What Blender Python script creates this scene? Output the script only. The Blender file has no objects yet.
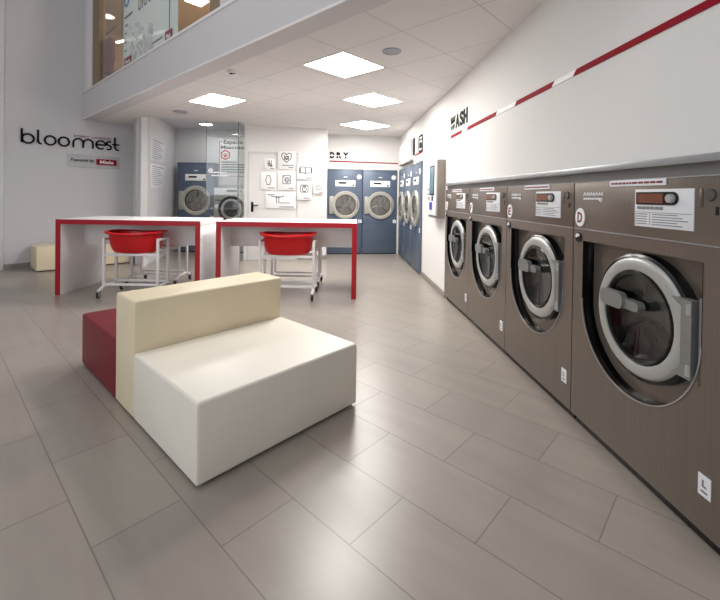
import bpy, bmesh, math, random
from mathutils import Vector, Matrix
random.seed(4)
S = bpy.context.scene
COL = S.collection
PI = math.pi

# ------------------------------------------------------------------ materials
def rgb(h):
    h = h.lstrip('#')
    c = [int(h[i:i+2], 16)/255 for i in (0, 2, 4)]
    return [x/12.92 if x <= .04045 else ((x+.055)/1.055)**2.4 for x in c]

def mat(name, col, rough=.5, metal=0., var=.06, scale=6., bump=0., bscale=200., spec=.5, coat=0., stretch=None):
    m = bpy.data.materials.new(name); m.use_nodes = True
    nt = m.node_tree; b = nt.nodes['Principled BSDF']
    if isinstance(col, str): col = rgb(col)
    b.inputs['Roughness'].default_value = rough
    b.inputs['Metallic'].default_value = metal
    b.inputs['Specular IOR Level'].default_value = spec
    b.inputs['Coat Weight'].default_value = coat
    tc = nt.nodes.new('ShaderNodeTexCoord'); mp = nt.nodes.new('ShaderNodeMapping')
    if stretch: mp.inputs['Scale'].default_value = stretch
    nz = nt.nodes.new('ShaderNodeTexNoise'); nz.inputs['Scale'].default_value = scale; nz.inputs['Detail'].default_value = 4
    nt.links.new(tc.outputs['Object'], mp.inputs['Vector']); nt.links.new(mp.outputs['Vector'], nz.inputs['Vector'])
    r = nt.nodes.new('ShaderNodeValToRGB')
    r.color_ramp.elements[0].position = .3; r.color_ramp.elements[1].position = .7
    r.color_ramp.elements[0].color = [max(0, c*(1-var)) for c in col]+[1]
    r.color_ramp.elements[1].color = [min(1, c*(1+var)) for c in col]+[1]
    nt.links.new(nz.outputs['Fac'], r.inputs['Fac']); nt.links.new(r.outputs['Color'], b.inputs['Base Color'])
    if bump:
        n2 = nt.nodes.new('ShaderNodeTexNoise'); n2.inputs['Scale'].default_value = bscale; n2.inputs['Detail'].default_value = 3
        nt.links.new(mp.outputs['Vector'], n2.inputs['Vector'])
        bp = nt.nodes.new('ShaderNodeBump'); bp.inputs['Strength'].default_value = bump; bp.inputs['Distance'].default_value = .002
        nt.links.new(n2.outputs['Fac'], bp.inputs['Height']); nt.links.new(bp.outputs['Normal'], b.inputs['Normal'])
    return m

def emit(name, col, s):
    m = bpy.data.materials.new(name); m.use_nodes = True; nt = m.node_tree
    nt.nodes.clear(); o = nt.nodes.new('ShaderNodeOutputMaterial'); e = nt.nodes.new('ShaderNodeEmission')
    e.inputs['Color'].default_value = list(col)+[1]; e.inputs['Strength'].default_value = s
    nt.links.new(e.outputs[0], o.inputs[0]); return m

def glassm(name, tint, refl=.9, rough=.02, haze=0., hazecol=(.8, .85, .84)):
    m = bpy.data.materials.new(name); m.use_nodes = True; nt = m.node_tree; nt.nodes.clear()
    o = nt.nodes.new('ShaderNodeOutputMaterial'); t = nt.nodes.new('ShaderNodeBsdfTransparent'); g = nt.nodes.new('ShaderNodeBsdfGlossy')
    t.inputs[0].default_value = list(tint)+[1]; g.inputs['Roughness'].default_value = rough; g.inputs[0].default_value = (refl, refl, refl, 1)
    fr = nt.nodes.new('ShaderNodeFresnel'); ge = nt.nodes.new('ShaderNodeNewGeometry'); mr = nt.nodes.new('ShaderNodeMapRange')
    mr.inputs[3].default_value = 1.45; mr.inputs[4].default_value = 1/1.45
    nt.links.new(ge.outputs['Backfacing'], mr.inputs[0]); nt.links.new(mr.outputs[0], fr.inputs[0])
    mx = nt.nodes.new('ShaderNodeMixShader'); nt.links.new(fr.outputs[0], mx.inputs[0]); nt.links.new(t.outputs[0], mx.inputs[1]); nt.links.new(g.outputs[0], mx.inputs[2])
    last = mx
    if haze:
        d = nt.nodes.new('ShaderNodeBsdfDiffuse'); d.inputs[0].default_value = list(hazecol)+[1]
        tr = nt.nodes.new('ShaderNodeBsdfTranslucent'); tr.inputs[0].default_value = list(hazecol)+[1]
        ad = nt.nodes.new('ShaderNodeMixShader'); ad.inputs[0].default_value = .22
        nt.links.new(d.outputs[0], ad.inputs[1]); nt.links.new(tr.outputs[0], ad.inputs[2])
        m2 = nt.nodes.new('ShaderNodeMixShader'); m2.inputs[0].default_value = haze
        nt.links.new(mx.outputs[0], m2.inputs[1]); nt.links.new(ad.outputs[0], m2.inputs[2]); last = m2
    nt.links.new(last.outputs[0], o.inputs[0]); return m

def tilem(name, c1, c2, mortar, bw, rh, off, ms, rough, var=.1, shift=(0, 0, 0), spec=.5, bump=0.1):
    m = bpy.data.materials.new(name); m.use_nodes = True; nt = m.node_tree; b = nt.nodes['Principled BSDF']
    tc = nt.nodes.new('ShaderNodeTexCoord'); mp = nt.nodes.new('ShaderNodeMapping'); mp.inputs['Location'].default_value = shift
    nt.links.new(tc.outputs['Object'], mp.inputs[0])
    br = nt.nodes.new('ShaderNodeTexBrick'); br.offset = off; br.squash = 1
    br.inputs['Scale'].default_value = 1; br.inputs['Brick Width'].default_value = bw; br.inputs['Row Height'].default_value = rh
    br.inputs['Mortar Size'].default_value = ms; br.inputs['Mortar Smooth'].default_value = .3; br.inputs['Bias'].default_value = 0
    br.inputs['Color1'].default_value = rgb(c1)+[1]; br.inputs['Color2'].default_value = rgb(c2)+[1]; br.inputs['Mortar'].default_value = rgb(mortar)+[1]
    nt.links.new(mp.outputs[0], br.inputs[0])
    m3 = nt.nodes.new('ShaderNodeMapping'); m3.inputs['Scale'].default_value = (.6, 3, 1); nt.links.new(tc.outputs['Object'], m3.inputs[0])
    nz = nt.nodes.new('ShaderNodeTexNoise'); nz.inputs['Scale'].default_value = 2.5; nz.inputs['Detail'].default_value = 6; nz.inputs['Roughness'].default_value = .6
    nt.links.new(m3.outputs[0], nz.inputs[0])
    mr = nt.nodes.new('ShaderNodeMapRange'); mr.inputs[1].default_value = .3; mr.inputs[2].default_value = .7; mr.inputs[3].default_value = 1-var; mr.inputs[4].default_value = 1+var
    nt.links.new(nz.outputs['Fac'], mr.inputs[0])
    mu = nt.nodes.new('ShaderNodeMix'); mu.data_type = 'RGBA'; mu.blend_type = 'MULTIPLY'; mu.inputs[0].default_value = 1
    nt.links.new(br.outputs['Color'], mu.inputs[6]); nt.links.new(mr.outputs[0], mu.inputs[7]); nt.links.new(mu.outputs[2], b.inputs['Base Color'])
    b.inputs['Roughness'].default_value = rough; b.inputs['Specular IOR Level'].default_value = spec
    if bump:
        bp = nt.nodes.new('ShaderNodeBump'); bp.inputs['Strength'].default_value = bump; bp.inputs['Distance'].default_value = .003; bp.invert = True
        nt.links.new(br.outputs['Fac'], bp.inputs['Height']); nt.links.new(bp.outputs[0], b.inputs['Normal'])
    return m

X = {}
X['wall'] = mat('white_wall_paint', '#e3e1df', .7, var=.012, scale=1.5, bump=.05, bscale=90)
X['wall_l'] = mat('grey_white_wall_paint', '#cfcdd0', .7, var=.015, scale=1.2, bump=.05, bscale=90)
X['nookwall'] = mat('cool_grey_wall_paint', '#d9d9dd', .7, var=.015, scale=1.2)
X['fascia'] = mat('fascia_paint', '#d2cfd1', .65, var=.01, scale=1.)
X['base'] = mat('grey_skirting_tile', '#8d8782', .45, var=.08, scale=8)
X['floor'] = tilem('stone_floor_tiles', '#988f87', '#9d958c', '#7c746d', .65, .32, .5, .0032, .30, var=.075, shift=(.65*40, .9+.32*40, 0), spec=.65)
X['ceil'] = tilem('ceiling_tiles', '#e6e3e1', '#e6e3e1', '#cecac8', .66, .66, 0, .007, .8, var=.01, shift=(.66*40, .66*40, 0), bump=.05)
X['white'] = mat('white_lacquer', '#ece9ea', .3, var=.01, scale=3)
X['whitep'] = mat('white_printed_panel', '#f2f2f2', .5, var=.01, scale=3)
X['paper'] = mat('white_paper', '#e9eaee', .6, var=.02, scale=5)
X['red'] = mat('red_lacquer', '#a80d22', .35, var=.04, scale=4)
X['reddk'] = mat('dark_red_vinyl', '#741520', .5, var=.05, scale=9, bump=.15, bscale=260)
X['redpl'] = mat('red_plastic', '#d00a14', .32, var=.05, scale=7)
X['stripe'] = mat('crimson_vinyl_stripe', '#920f24', .7, var=.03, scale=3, spec=.15)
X['cream'] = mat('cream_vinyl', '#e6d8ba', .45, var=.03, scale=4, bump=.15, bscale=260)
X['ivory'] = mat('ivory_vinyl', '#f0eade', .42, var=.02, scale=4, bump=.15, bscale=260)
X['taupe'] = mat('brushed_bronze_steel', '#7d736a', .34, .55, var=.07, scale=3, stretch=(40, 40, .6))
X['taupe2'] = mat('bronze_steel_panel', '#72685f', .34, .55, var=.05, scale=3, stretch=(40, 40, .6))
X['darkgap'] = mat('charcoal_metal', '#55524f', .5, .3, var=.08)
X['gapgrey'] = mat('recess_grey_panel', '#95918d', .5, .2, var=.05)
X['alu'] = mat('aluminium_trim', '#b5b6b8', .35, .7, var=.05, scale=4)
X['silver'] = mat('silver_door_casting', '#b9b9b6', .42, .45, var=.05, scale=5)
X['silverd'] = mat('grey_cast_handle', '#8f908e', .38, .5, var=.06, scale=9)
X['black'] = mat('black_plastic', '#0d0d0e', .25, var=.15, scale=8)
X['gloss'] = mat('gloss_black_moulding', '#060607', .16, var=.1, scale=8, spec=.35)
X['ink'] = mat('black_ink', '#0c0c0d', .7, var=.05, scale=5, spec=.15)
X['greyink'] = mat('grey_ink', '#7d7d84', .6, var=.05, scale=5)
X['lightink'] = mat('pale_grey_ink', '#c3c3c5', .6, var=.04, scale=5)
X['lightink2'] = mat('mid_grey_ink', '#9fa0a8', .6, var=.04)
X['rubber'] = mat('black_rubber', '#19191a', .7, var=.1, scale=20)
X['steel'] = mat('drum_steel', '#a9a6a2', .22, .95, var=.25, scale=30)
X['drum2'] = mat('dryer_drum_steel', '#9b9894', .35, .4, var=.35, scale=14)
X['amber'] = mat('amber_display', '#7c4631', .3, var=.12, scale=20)
X['letter'] = mat('maroon_letter', '#7c1428', .5, var=.03)
X['blue'] = mat('slate_blue_enamel', '#586579', .36, .1, var=.05, scale=3)
X['ltgrey'] = mat('warm_grey_door_ring', '#b3b0a8', .4, .3, var=.05, scale=6)
X['wsh'] = mat('light_steel_front', '#b0aea9', .38, .5, var=.06, scale=4)
X['wtube'] = mat('white_powder_coat', '#e9e7e8', .35, var=.02, scale=9)
X['screen'] = mat('kiosk_screen_blue', '#5f7f90', .15, var=.3, scale=3)
X['bluekey'] = mat('blue_label', '#28389a', .4, var=.05)
X['kgrey'] = mat('warm_grey_housing', '#958c83', .45, .2, var=.06, scale=5)
X['beige'] = mat('beige_interior_paint', '#d8c3a2', .7, var=.05, scale=2)
X['brown'] = mat('brown_wood_jamb', '#8a765c', .5, var=.12, scale=6, stretch=(12, 12, 1))
X['garment'] = mat('maroon_cloth', '#6b2f33', .8, var=.2, scale=20)
X['rail'] = mat('dark_steel_rail', '#514640', .4, .6, var=.1)
X['spk'] = mat('grey_speaker_grille', '#a9a9b2', .6, var=.08, scale=120)
X['dullred'] = mat('faded_red_print', '#8a4a54', .7, var=.05)
X['etblue'] = mat('blue_window_print', '#5a86b4', .5, var=.05)
X['whitein'] = mat('white_flat_paint', '#f5f3f4', .5, var=.01)
X['em'] = emit('panel_diffuser', (1, .97, .925), 40.)
X['emd'] = emit('downlight_lens', (1, .98, .95), 30.)
X['emw'] = emit('warm_lamp', (1, .90, .72), 5.)
X['glass'] = glassm('clear_partition_glass', (.965, .985, .978))
X['glassup'] = glassm('upper_window_glass', (.96, .96, .95))
X['etched'] = glassm('etched_window_film', (.88, .93, .92), haze=.75, hazecol=(.72, .80, .83))
X['porthole'] = glassm('porthole_glass', (.42, .42, .43), refl=1.)
X['porthole2'] = glassm('clear_porthole_glass', (.8, .8, .8), refl=1.)
X['edge'] = mat('green_glass_edge', '#66726e', .2, var=.1)

# ------------------------------------------------------------------ mesh builder
class M:
    def __init__(s): s.b = bmesh.new()
    def box(s, x0, x1, y0, y1, z0, z1, bev=0, seg=2):
        g = bmesh.ops.create_cube(s.b, size=1); v = g['verts']
        for q in v:
            q.co = Vector(((x0+x1)/2+q.co.x*(x1-x0), (y0+y1)/2+q.co.y*(y1-y0), (z0+z1)/2+q.co.z*(z1-z0)))
        if bev:
            e = list({e for q in v for e in q.link_edges})
            bmesh.ops.bevel(s.b, geom=e, offset=bev, segments=seg, profile=.5, affect='EDGES')
        return s
    def loft(s, rings, cap=True, closed=True):
        vs = [[s.b.verts.new(p) for p in r] for r in rings]
        n = len(vs[0])
        for a, b in zip(vs, vs[1:]):
            for i in range(n if closed else n-1):
                j = (i+1) % n
                try: s.b.faces.new((a[i], a[j], b[j], b[i]))
                except ValueError: pass
        if cap:
            for r in (vs[0], vs[-1]):
                try: s.b.faces.new(r)
                except ValueError: pass
        return s
    def tube(s, pts, r, seg=10, rr=None):
        pts = [Vector(p) for p in pts]; rings = []
        up = None
        for i, p in enumerate(pts):
            d = (pts[min(i+1, len(pts)-1)]-pts[max(i-1, 0)]).normalized()
            if up is None:
                up = Vector((0, 0, 1)) if abs(d.z) < .9 else Vector((1, 0, 0))
            a = d.cross(up).normalized(); b = a.cross(d).normalized(); up = b
            k = rr[i] if rr else r
            rings.append([p+a*k*math.cos(2*PI*j/seg)+b*k*math.sin(2*PI*j/seg) for j in range(seg)])
        return s.loft(rings)
    def lathe(s, prof, c, axis='y', seg=48, cap=False):
        rings = []
        for r, a in prof:
            ring = []
            for j in range(seg):
                t = 2*PI*j/seg; u, w = r*math.cos(t), r*math.sin(t)
                if axis == 'y': ring.append((c[0]+u, c[1]+a, c[2]+w))
                elif axis == 'z': ring.append((c[0]+u, c[1]+w, c[2]+a))
                else: ring.append((c[0]+a, c[1]+u, c[2]+w))
            rings.append(ring)
        return s.loft(rings, cap=cap)
    def prism(s, poly, a0, a1, plane='xz'):
        if plane == 'xz': r = [[(p[0], a, p[1]) for p in poly] for a in (a0, a1)]
        elif plane == 'xy': r = [[(p[0], p[1], a) for p in poly] for a in (a0, a1)]
        else: r = [[(a, p[0], p[1]) for p in poly] for a in (a0, a1)]
        return s.loft(r)
    def disc(s, cx, cz, r, y0, y1, seg=32, rz=None):
        rz = rz or r
        return s.prism([(cx+r*math.cos(2*PI*i/seg), cz+rz*math.sin(2*PI*i/seg)) for i in range(seg)], y0, y1)
    def ribbon(s, pts, w, y0, y1, closed=False):   # flat stroke in the xz plane
        P = [Vector((p[0], p[1])) for p in pts]; n = len(P); L, R = [], []
        for i in range(n):
            a = P[i-1] if (i > 0 or closed) else None; b = P[(i+1) % n] if (i < n-1 or closed) else None
            d1 = (P[i]-a).normalized() if a is not None else None; d2 = (b-P[i]).normalized() if b is not None else None
            if d1 is None: d1 = d2
            if d2 is None: d2 = d1
            n1 = Vector((-d1.y, d1.x)); n2 = Vector((-d2.y, d2.x)); m = (n1+n2)
            m = m.normalized() if m.length > 1e-5 else n1
            k = (w/2)/max(.5, m.dot(n1))
            L.append(P[i]+m*k); R.append(P[i]-m*k)
        rings = [[(l.x, y0, l.y), (r.x, y0, r.y), (r.x, y1, r.y), (l.x, y1, l.y)] for l, r in zip(L, R)]
        if closed: rings.append(rings[0])
        return s.loft(rings, cap=not closed)
    def plate_hole(s, outer, hole, y):
        ed = []
        for lp in (outer, hole):
            vs = [s.b.verts.new((p[0], y, p[1])) for p in lp]
            ed += [s.b.edges.new((vs[i], vs[(i+1) % len(vs)])) for i in range(len(vs))]
        bmesh.ops.triangle_fill(s.b, edges=ed, use_beauty=True)
        return s
    def poly_fill(s, poly, z):
        vs = [s.b.verts.new((p[0], p[1], z)) for p in poly]
        bmesh.ops.triangle_fill(s.b, edges=[s.b.edges.new((vs[i], vs[(i+1) % len(vs)])) for i in range(len(vs))], use_beauty=True)
        return s
    def wall_strip(s, loop, y0, y1, loop2=None):
        l2 = loop2 or loop
        return s.loft([[(p[0], y0, p[1]) for p in loop], [(p[0], y1, p[1]) for p in l2]], cap=False)

def arc(cx, cz, r, a0, a1, n=16, rz=None):
    rz = rz or r
    return [(cx+r*math.cos(math.radians(a0+(a1-a0)*i/n)), cz+rz*math.sin(math.radians(a0+(a1-a0)*i/n))) for i in range(n+1)]
def rrect(x0, x1, z0, z1, r, n=5):
    return arc(x1-r, z1-r, r, 0, 90, n)+arc(x0+r, z1-r, r, 90, 180, n)+arc(x0+r, z0+r, r, 180, 270, n)+arc(x1-r, z0+r, r, 270, 360, n)

def obj(name, m, material, parent=None, ang=35, fix=True):
    b = m.b
    bmesh.ops.remove_doubles(b, verts=b.verts, dist=1e-5)
    if fix: bmesh.ops.recalc_face_normals(b, faces=b.faces)
    me = bpy.data.meshes.new(name); b.to_mesh(me); b.free()
    me.materials.append(material)
    for p in me.polygons: p.use_smooth = True
    me.set_sharp_from_angle(angle=math.radians(ang))
    o = bpy.data.objects.new(name, me); COL.objects.link(o)
    if parent: o.parent = parent
    return o
def thing(name, label, cat, loc=(0, 0, 0), rz=0, group=None, kind=None, scale=None):
    o = bpy.data.objects.new(name, None); COL.objects.link(o); o.empty_display_size = .1
    o.location = loc; o.rotation_euler = (0, 0, rz)
    if scale: o.scale = (scale,)*3
    if label: o['label'] = label
    if cat: o['category'] = cat
    if group: o['group'] = group
    if kind: o['kind'] = kind
    return o
def struct(name, m, material, loc=(0, 0, 0), rz=0, parent=None):
    o = obj(name, m, material, parent)
    o.location = loc; o.rotation_euler = (0, 0, rz)
    if parent is None: o['kind'] = 'structure'
    return o
def text(name, body, x0, x1, z0, z1, y, material, parent, depth=.002, fat=0., shear=0.):
    cu = bpy.data.curves.new(name, 'FONT'); cu.body = body; cu.size = 1; cu.offset = fat; cu.shear = shear; cu.resolution_u = 3
    t = bpy.data.objects.new(name, cu); COL.objects.link(t)
    bpy.context.view_layer.update()
    me = bpy.data.meshes.new_from_object(t.evaluated_get(bpy.context.evaluated_depsgraph_get()))
    bpy.data.objects.remove(t)
    xs = [v.co.x for v in me.vertices]; zs = [v.co.y for v in me.vertices]
    ax, bx, az, bz = min(xs), max(xs), min(zs), max(zs)
    bm = bmesh.new(); bm.from_mesh(me)
    for v in bm.verts:
        v.co = Vector((x0+(v.co.x-ax)/(bx-ax)*(x1-x0), y, z0+(v.co.y-az)/(bz-az)*(z1-z0)))
    r = bmesh.ops.extrude_face_region(bm, geom=list(bm.faces))
    for g in r['geom']:
        if isinstance(g, bmesh.types.BMVert): g.co.y -= depth
    m = M.__new__(M); m.b = bm
    return obj(name, m, material, parent)
def child(name, parent, loc=(0, 0, 0), rz=0):
    o = bpy.data.objects.new(name, None); COL.objects.link(o); o.parent = parent; o.location = loc; o.rotation_euler = (0, 0, rz); return o

# ------------------------------------------------------------------ geometry of the place
thA = .8229; A = Vector((math.cos(thA), math.sin(thA), 0)); B = Vector((-math.sin(thA), math.cos(thA), 0))
thW = -.0563; dW = Vector((math.sin(thW), math.cos(thW), 0)); nW = Vector((dW.y, -dW.x, 0)); m0 = Vector((1.2124, 2.2834, 0))
rW = math.atan2(-dW.y, -dW.x)           # wall frame: x runs towards the viewer, y into the wall
tB = .1305; Bd = Vector((math.cos(tB), math.sin(tB), 0)); nB = Vector((-Bd.y, Bd.x, 0)); b0 = Vector((-.7301, 8.705, 0))
P0 = Vector((-4.92, 7.27, 0)); F0 = Vector((-4.7208, 6.9838, 0)); F1 = F0+B*.344
HC = 2.5707; FT = 3.03; TOP = 5.6
def W(t, off=0, h=0): return m0+dW*t+nW*off+Vector((0, 0, h))

# floor
fl = M().box(-14, 16, -9, 9, -.05, 0)
struct('floor', fl, X['floor'], (-.6745, 1.6911, 0), thA+PI/2)

# ceiling of tiles over the low part
L0 = Vector((-.1705, 3.6627, HC))
cp = [F1+A*.02, Vector((-4.405, 7.825, 0)), Vector((-3.776, 6.96, 0)), Vector((-3.671, 6.99, 0)), Vector((-2.19, 7.27, 0)), Vector((-2.15, 7.75, 0)), Vector((-.64, 8.1, 0)),
      Vector((-.7, 8.75, 0)), Vector((.9, 8.95, 0)), W(3, .1), W(-1.2, .1), F0-B*8.6+A*.02]
def loc2(p, o, rz):
    q = Vector((p.x-o.x, p.y-o.y)); c, s_ = math.cos(rz), math.sin(rz)
    return (q.x*c+q.y*s_, -q.x*s_+q.y*c)
cm = M(); cq = [loc2(p, L0, thA) for p in cp]
cm.poly_fill(cq, 0); struct('ceiling', cm, X['ceil'], L0, thA)
# alcove ceiling
struct('ceiling_alcove', M().prism([(-4.6, 9.1), (-2.1, 9.1), (-2.1, 7.3), (-3.6, 7.05), (-3.9, 7.1)], 2.69, 2.78, 'xy'), X['nookwall'])

# right wall
wr = M()
wr.box(-2.72, 3.2, .02, .25, 1.415, TOP)            # over the washers
wr.box(.91, 3.2, .02, .25, 0, 1.415)                # nearer than the washers
wr.box(-4.165, -2.72, .02, .25, 0, TOP)             # white stretch with the terminal
wr.box(-6.46, -4.165, .02, .25, 1.845, TOP)         # over the blue dryers
wr.box(-7.2, -6.46, .02, .25, 0, TOP)
wr.box(-2.72, .91, .86, .95, 0, 1.6)
struct('wall_right', wr, X['wall'], m0, rW)
struct('baseboard_right', M().box(-4.16, -2.725, .005, .019, 0, .075), X['base'], m0, rW)
struct('trim_1', M().box(-2.72, .9, -.012, .07, 1.397, 1.428, .004), X['alu'], m0, rW)
struct('trim_2', M().box(-2.70, .9, .05, .06, 1.30, 1.40), X['gapgrey'], m0, rW)

# back wall above dryers
wb = M(); wb.box(-.02, 1.62, .01, .15, 1.835, TOP); pass
bO = b0-nB*.07
struct('wall_back', wb, X['wall'], bO, tB)
# white return wall with the icon panels
w0 = Vector((-2.2, 7.65, 0)); rI = .22278; LI = 1.5842
struct('wall_center', M().box(0, LI, 0, .1, 0, 2.75), X['wall'], w0, rI)
struct('wall_center_right', M().prism([(-.655, 8.0), (-.715, 8.72), (-.80, 8.72), (-.74, 8.09)], 0, 2.75, 'xy'), X['wall'])
struct('wall_center_left', M().prism([(-2.2, 7.65), (-2.1, 7.78), (-2.1, 8.95), (-2.2, 8.95)], 0, 2.75, 'xy'), X['nookwall'])
struct('baseboard_center', M().box(1.0, LI+.005, -.012, -.001, 0, .075), X['base'], w0, rI)
# left sign wall and its pilaster
ws = M(); ws.box(-4.5, -.075, 0, .15, 0, TOP); ws.box(-.075, .76, 0, .15, 0, 3.03)
struct('wall_left', ws, X['wall_l'], P0, thA)
struct('trim_3', M().box(-1.6, -1.135, -.03, -.001, 0, TOP, .006), X['nookwall'], P0, thA)
struct('baseboard_left', M().box(-1.13, .7, -.014, -.001, 0, .085), X['base'], P0, thA)
struct('wall_column', M().prism([(-4.405, 7.825), (-3.776, 6.942), (-3.671, 6.96), (-3.86, 7.2), (-4.3, 7.95)], 0, 2.7, 'xy'), X['wall'])
# alcove walls
struct('wall_alcove_left', M().prism([(-3.73, 7.1), (-4.095, 8.95), (-4.3, 8.95), (-3.95, 7.1)], 0, 2.7, 'xy'), X['nookwall'])
struct('wall_alcove_back', M().box(-4.5, -2.1, 8.951, 9.05, 0, 2.7), X['nookwall'])

# mezzanine fascia; frame: x along -B (to the right), y into (A)
rF = math.atan2(-B.y, -B.x)
fm = M(); fm.box(-.344, 8.8, 0, .2, HC-.012, FT-.02); struct('wall_fascia', fm, X['fascia'], F0, rF)
struct('trim_4', M().box(-.344, 8.8, -.012, .2, FT-.02, FT+.012, .004), X['white'], F0, rF)
struct('trim_5', M().box(-.344, 8.8, -.008, -.0005, HC-.014, HC+.006), X['white'], F0, rF)
# upper storey behind the glazing
struct('floor_upper', M().box(-1.9, 8.8, .2, 3.2, FT-.06, FT-.01), X['beige'], F0, rF)
struct('ceiling_upper', M().box(-1.9, 8.8, .02, 3.2, 4.75, 4.85), X['beige'], F0, rF)
struct('wall_upper_left', M().box(-1.98, -1.9, .25, 3.2, FT-.06, 4.8), X['beige'], F0, rF)
struct('wall_upper_back', M().box(-1.98, 8.8, 3.2, 3.3, FT-.06, 4.8), X['beige'], F0, rF)
struct('wall_upper_right', M().box(4.56, 8.8, .01, .18, FT+.012, TOP), X['fascia'], F0, rF)
struct('wall_upper_header', M().box(-.344, 4.56, .01, .18, 4.75, TOP), X['fascia'], F0, rF)
wn = thing('window_1', None, None, F0, rF, kind='structure')
obj('window_frame', M().box(-.344, .12, .0, .14, FT+.012, 4.75, .004), X['white'], wn)
obj('jamb', M().box(.13, .52, .03, .12, FT+.012, 4.75), X['brown'], wn)
obj('mullion', M().box(4.34, 4.56, .02, .14, FT+.012, 4.75), X['brown'], wn)
obj('pane', M().box(.525, 1.645, .055, .063, FT+.012, 4.75), X['glassup'], wn)
ep = obj('etched_pane', M().box(1.65, 3.5, .05, .06, FT+.012, 4.75), X['etched'], wn)
obj('pane', M().box(3.505, 4.335, .055, .063, FT+.012, 4.75), X['glassup'], wn)
obj('door_edge', M().box(3.28, 3.292, .044, .05, FT+.012, 4.75), X['edge'], wn)
gp = M()
gp.ribbon(arc(1.78, 4.03, .09, 0, 360, 24)[:-1], .03, .044, .05, closed=True)
obj('blue_emblem', gp, X['etblue'], wn)
text('window_lettering', 'bloomest', 2.25, 3.28, 3.72, 3.98, .049, X['greyink'], wn)
gl = M()
for k, (u, z) in enumerate([(1.72, 3.66), (1.72, 3.55), (1.72, 3.42), (1.72, 3.3)]): gl.ribbon([(u, z), (u+.06+.05*(k == 0), z)], .025, .046, .05)
gl.ribbon([(1.7, 3.78), (2.02, 3.78)], .03, .046, .05); gl.ribbon([(2.75, 3.16), (3.08, 3.16)], .018, .046, .05)
obj('window_captions', gl, X['greyink'], wn)
dots = M()
for k in range(70):
    u = 1.95+random.random()*.85; z = 3.1+random.random()*random.random()*.7*(1-(u-1.95)*.5)
    dots.ribbon(arc(u, z, .018+.018*random.random(), 0, 360, 8)[:-1], .010, .046, .05, closed=True)
obj('flower_pattern', dots, X['lightink'], wn)
for (u0, u1, z0, z1) in ((1.71, 2.0, 3.07, 3.19), (3.17, 3.37, 3.06, 3.19)):
    bd = obj('window_badge', M().box(u0, u1, .043, .049, z0, z1), X['dullred'], wn)
    text('badge_lettering', 'Miele', u0+.04, u1-.04, z0+.035, z1-.035, .043, X['whitein'], bd)

# ------------------------------------------------------------------ upper storey contents
def fp(u, a, z): return F0-B*u+A*a+Vector((0, 0, z))
t = thing('downlight', 'round recessed downlight in the brown ceiling behind the upper window', 'light', (-5.05, 8.0, 4.75))
obj('trim_ring', M().lathe([(.16, 0), (.155, -.012), (.13, -.012), (.125, 0)], (0, 0, 0), 'z'), X['white'], t)
obj('lens', M().lathe([(.0, -.006), (.128, -.006), (.128, 0)], (0, 0, 0), 'z'), X['emw'], t)
t = thing('strip_light', 'long thin strip light glowing above the garment behind the upper window', 'light', fp(.74, .47, 3.86), rF+.30)
obj('housing', M().box(-.45, .75, -.02, .03, .012, .05, .004), X['white'], t)
obj('diffuser', M().box(-.44, .74, -.024, .02, -.012, .012, .004), X['emw'], t)
obj('suspension_wire', M().tube([(-.3, 0, .05), (-.3, 0, .87)], .004, 6), X['rail'], t)
obj('suspension_wire', M().tube([(.6, 0, .05), (.6, 0, .87)], .004, 6), X['rail'], t)
t = thing('panel_light', 'square ceiling light panel in the room behind the upper window', 'light', (-2.99, 7.3, 4.75), thA)
obj('frame', M().box(-.17, .17, -.17, .17, -.02, 0, .004), X['white'], t)
obj('diffuser', M().box(-.155, .155, -.155, .155, -.026, -.019), X['emw'], t)
# clothes rail with jacket
gx = fp(.66, .15, 0)
t = thing('clothes_rail', 'dark metal hanging rail over the maroon jacket behind the upper window', 'clothes rail', (gx.x, gx.y, FT-.01), rF)
obj('crossbar', M().tube([(-.22, 0, .888), (.3, 0, .888)], .012), X['rail'], t)
obj('bracket', M().box(-.2, -.18, -.035, -.0, .875, .900), X['rail'], t)
t = thing('low_rail', 'low dark rail below the maroon jacket behind the upper window', 'rail', (gx.x, gx.y, FT-.01), rF)
obj('bar', M().box(-.22, .3, -.02, .02, .10, .14), X['rail'], t)
obj('foot', M().box(-.18, -.15, -.015, .015, 0, .10), X['rail'], t)
obj('foot', M().box(.23, .26, -.015, .015, 0, .10), X['rail'], t)
t = thing('jacket', 'maroon jacket hanging from the rail behind the upper window', 'garment', (gx.x, gx.y, FT-.01), rF)
j = M()
prof = [(.80, .02, .015), (.77, .06, .03), (.74, .12, .05), (.66, .135, .06), (.5, .12, .06), (.32, .13, .065), (.2, .135, .07)]
j.loft([[(-.05+w*math.cos(2*PI*i/20), d*math.sin(2*PI*i/20), z) for i in range(20)] for z, w, d in prof])
obj('body', j, X['garment'], t)
for s_ in (-1, 1): obj('sleeve', M().tube([(-.05+s_*.11, 0, .74), (-.05+s_*.16, 0, .6), (-.05+s_*.165, .01, .38)], .035, 10, rr=[.04, .04, .03]), X['garment'], t)
obj('hanger', M().tube([(-.05, 0, .79), (-.05, 0, .815), (-.04, 0, .845), (-.05, .0, .855)], .004, 6), X['alu'], t)

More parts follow.
